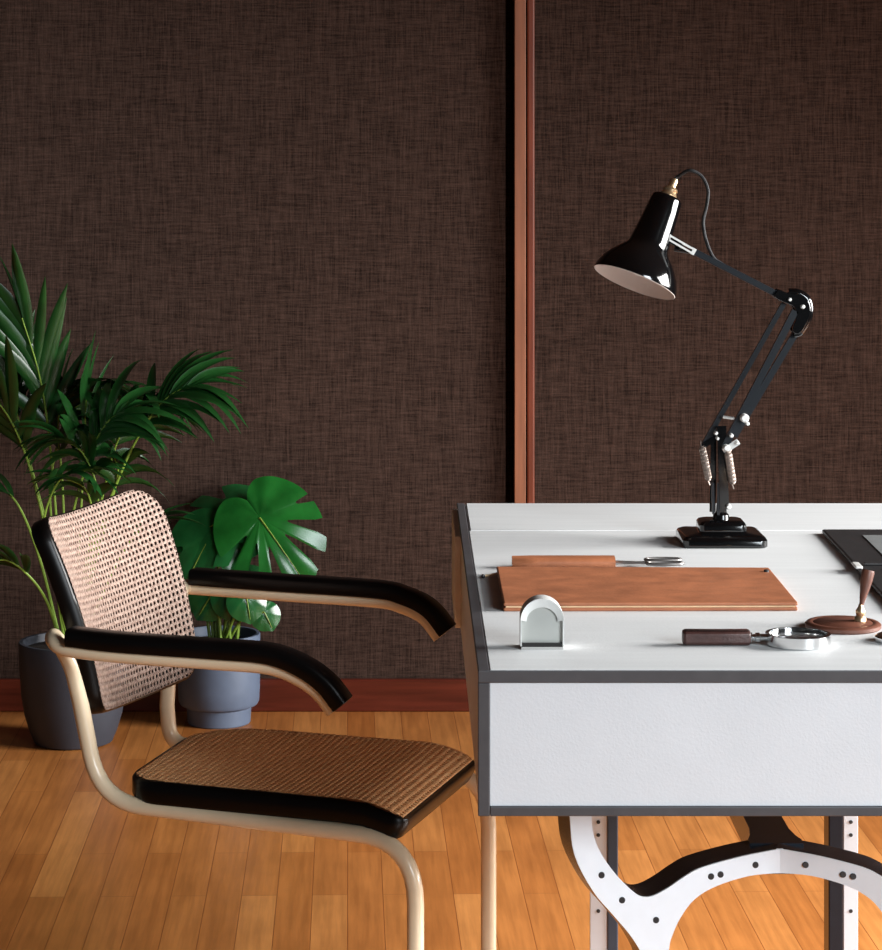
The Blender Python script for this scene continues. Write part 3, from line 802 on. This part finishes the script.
def pot_bm(c, prof, seg=56):
    bm = bmesh.new(); add_lathe(bm, prof, seg=seg, origin=c); return bm

PY1 = F * H / (751 - YV) + .09
pcx = (73.5 - XV) / F * PY1
palm = thing('potted_palm', 'tall palm with arching fronds in a charcoal pot behind the chair', 'plant', (pcx, PY1, 0))
k_ = PY1 / F
obj('pot', pot_bm((pcx, PY1, 0), [(0, 0), (0, .084), (.004, .092), (.03, .103), (.07, .115), (.12, .123), (.18, .127), (.236, .129), (.240, .127), (.240, .119), (.236, .117), (.18, .115), (.18, 0)]), M['pot_dark'], palm, True, 40)
obj('soil', lathe([(.18, .1145), (.222, .1145), (.228, .06), (.226, 0)], seg=40, origin=(pcx, PY1, 0)), M['soil'], palm)
rng = random.Random(11)
def pp(x, y, d): return at(x, y, PY1 + d)
FR = [  # photo-pixel waypoints (x, y, depth offset), leaflets, length, width, start, droop, spread, roll
 ([(70, 640, 0), (60, 560, .02), (53, 480, .03), (47, 420, .02), (38, 370, 0), (22, 318, -.02)], 7, .23, .034, .55, .45, 34, 55),
 ([(80, 640, 0), (97, 540, -.03), (122, 470, -.05), (142, 430, -.06), (160, 405, -.06), (176, 392, -.06), (192, 386, -.06)], 10, .19, .028, .52, 1.3, 40, 45),
 ([(76, 640, .02), (88, 560, .05), (104, 490, .06), (118, 440, .05), (138, 410, .03), (160, 398, .0)], 9, .17, .032, .5, 1.7, 44, -40),
 ([(74, 640, 0), (78, 560, .0), (82, 490, .02), (84, 440, .02), (86, 400, .0)], 6, .19, .030, .6, .9, 30, 70),
 ([(64, 640, 0), (52, 560, -.04), (36, 490, -.06), (20, 440, -.08), (0, 405, -.1), (-24, 390, -.1)], 8, .24, .034, .55, .7, 40, 30),
 ([(72, 640, .02), (66, 560, .06), (62, 480, .08), (58, 430, .08), (62, 395, .06)], 7, .19, .034, .6, 1.6, 45, -60),
 ([(60, 640, -.03), (46, 600, -.06), (28, 575, -.08), (5, 560, -.1), (-25, 565, -.12)], 6, .17, .028, .5, .8, 45, 20),
 ([(70, 640, .03), (50, 540, .06), (32, 470, .08), (16, 410, .08), (6, 365, .08)], 8, .22, .034, .6, .6, 40, -50),
 ([(82, 640, .0), (104, 590, .05), (124, 550, .06), (142, 528, .05), (156, 520, .03)], 4, .13, .028, .62, .7, 45, 0),
 ([(70, 640, -.03), (66, 560, -.08), (76, 500, -.1), (92, 450, -.1), (108, 422, -.1), (122, 412, -.1)], 8, .20, .033, .55, 1.7, 45, 45),
 ([(60, 640, 0), (40, 560, .02), (18, 505, .0), (-4, 488, .0), (-30, 490, 0)], 6, .20, .03, .55, .7, 45, 0),
 ([(78, 640, -.04), (90, 570, -.08), (98, 500, -.1), (84, 455, -.12), (58, 436, -.12)], 7, .17, .030, .6, 1.6, 45, 20),
 ([(66, 640, .04), (56, 560, .1), (50, 490, .1), (62, 430, .1), (84, 398, .1), (104, 388, .1)], 8, .19, .034, .6, 1.6, 45, -30),
 ([(74, 640, -.05), (84, 570, -.09), (92, 520, -.1), (86, 490, -.12), (66, 478, -.13)], 5, .14, .028, .6, 1.3, 42, 10),
 ([(78, 640, .02), (96, 560, .03), (112, 500, .02), (118, 470, .0), (110, 448, -.02)], 6, .16, .030, .58, 1.4, 42, -25),
 ([(68, 640, -.05), (50, 560, -.09), (44, 520, -.1), (60, 480, -.12), (90, 468, -.13)], 5, .15, .028, .62, 1.2, 40, 0),
]
for i, (pts, nl, ln_, wd_, stt, dr, spd, rl) in enumerate(FR):
    frond(palm, [pp(*p) for p in pts], .0042, nl, ln_, wd_, stt, rng, dr, spd, .5, rl)

MY = 6.112
mcx = (219 - XV) / F * MY
mon = thing('potted_monstera', 'split-leaf monstera in a blue-grey footed pot against the wall behind the chair', 'plant', (mcx, MY, 0))
obj('pot', pot_bm((mcx, MY, 0), [(0, 0), (0, .074), (.003, .077), (.040, .079), (.044, .083), (.047, .094), (.055, .0985), (.09, .100), (.215, .101), (.219, .099), (.219, .092), (.215, .090), (.17, .089), (.17, 0)]), M['pot_blue'], mon, True, 40)
obj('soil', lathe([(.17, .0885), (.196, .0885), (.2, .05), (.198, 0)], seg=40, origin=(mcx, MY, 0)), M['soil'], mon)
def mp_(x, y, d=0): return at(x, y, MY + d)
def big_leaf(parent, attach, mid, face, size, width, slits, m, stem_from, rng, cup=.18, sinus=.42):
    """heart-shaped leaf: attach point, midrib direction, face normal, slit angles (deg from midrib)"""
    mid = Vector(mid).normalized(); face = Vector(face); face = (face - mid * face.dot(mid)).normalized(); sd = mid.cross(face).normalized()
    stem = obj('leaf', tube(smooth_path(stem_from + [attach], 8), .0042, 8, r_end=.003), M['stem'], parent)
    bm = bmesh.new(); NA, NR_ = 180, 9; rows = []
    for i in range(NA + 1):
        th = -PI + 2*PI*i/NA; a = abs(th)
        # heart outline: distance from the attach point
        rad = .50 + .52 * math.cos(a / 2) ** 1.6
        if a > 2.55: rad *= 1 - sinus * ((a - 2.55) / (PI - 2.55)) ** 1.5
        # pointed tip
        rad *= 1 + .10 * max(0, 1 - a / .25)
        for sl, wdt, dep in slits:
            dlt = abs(th - R(sl)) / R(wdt)
            if dlt < 1: rad *= 1 - dep * (1 - dlt ** 3.2)
        col = []
        for k in range(1, NR_ + 1):
            r = rad * (k / NR_) * size
            x = r * math.sin(th) * width; y = r * math.cos(th)
            rr = math.hypot(x, y)
            h = -cup * (rr*rr) / size - .10 * abs(x) * 0 + .012 * math.sin(9 * a) * (k / NR_) ** 1.5 * size
            h -= -.16 * abs(x) * math.exp(-abs(x) / (size*.25))
            col.append(bm.verts.new(attach + mid*y + sd*x + face*h))
        rows.append(col)
    c = bm.verts.new(attach)
    for i in range(NA):
        A, B = rows[i], rows[i+1]
        bm.faces.new((c, A[0], B[0]))
        for k in range(NR_ - 1): bm.faces.new((A[k], A[k+1], B[k+1], B[k]))
    obj('blade', bm, m, stem, True, 75)
    br = []
    for k in range(9):
        y = size * 1.0 * k / 8 * .93
        br.append(attach + mid*y + face*(-cup*y*y/size + .002))
    obj('midrib', tube(br, .0022, 6, r_end=.0008), M['stem'], stem)
    return stem
rng = random.Random(4)
SL_ = [(21, 6, .6), (-24, 6.5, .6), (46, 6.5, .62), (-52, 6.5, .58), (74, 7, .62), (-80, 4, .3)]
big_leaf(mon, mp_(260, 518, -.02), (.58, -.28, -.74), (-.02, -.9, .42), .186, .86, SL_, M['monstera'], [Vector((mcx+.01, MY, .19)), mp_(228, 600, .0), mp_(240, 545, .02)], rng)
big_leaf(mon, mp_(243, 515, .02), (-.9, -.2, -.22), (-.12, -.75, .65), .165, .85, [(35, 9, .45), (-38, 9, .5), (70, 9, .4), (-72, 9, .4)], M['monstera_dark'], [Vector((mcx-.01, MY, .19)), mp_(216, 600, .02), mp_(222, 540, .03)], rng, .3)
big_leaf(mon, mp_(212, 535, .0), (-.45, -.35, -.72), (.1, -.7, .65), .125, .95, [(40, 9, .35), (-42, 9, .4)], M['monstera_dark'], [Vector((mcx-.02, MY-.01, .19)), mp_(206, 600, .0), mp_(208, 560, .0)], rng, .25)
for (x, y, d, mid, face, s) in ((232, 590, -.03, (.5, -.2, -.7), (.1, -.9, .3), .075), (246, 596, -.05, (.2, -.25, -.85), (.2, -.9, .2), .06), (214, 592, -.02, (-.5, -.2, -.7), (-.1, -.9, .3), .07), (264, 612, -.04, (.45, -.1, -.8), (.2, -.9, .25), .046), (236, 585, .0, (.75, 0, .1), (0, -.7, .7), .085), (200, 585, .0, (-.6, -.1, -.6), (0, -.9, .4), .07)):
    big_leaf(mon, mp_(x, y, d), mid, face, s, 1.0, [], M['monstera_dark'], [Vector((mcx + .004*(x-225)/8, MY - .02, .19)), mp_((x + 222)/2, 618, d)], rng, .25, .15)
for (x0, x1, y1) in ((222, 219, 612), (231, 229, 612), (237, 240, 614)):
    obj('stalk', tube([Vector(((x0-XV)/F*MY, MY - .03, .195)), mp_(x1, y1, -.03)], .0052, 8, r_end=.0035), M['stem'], mon)
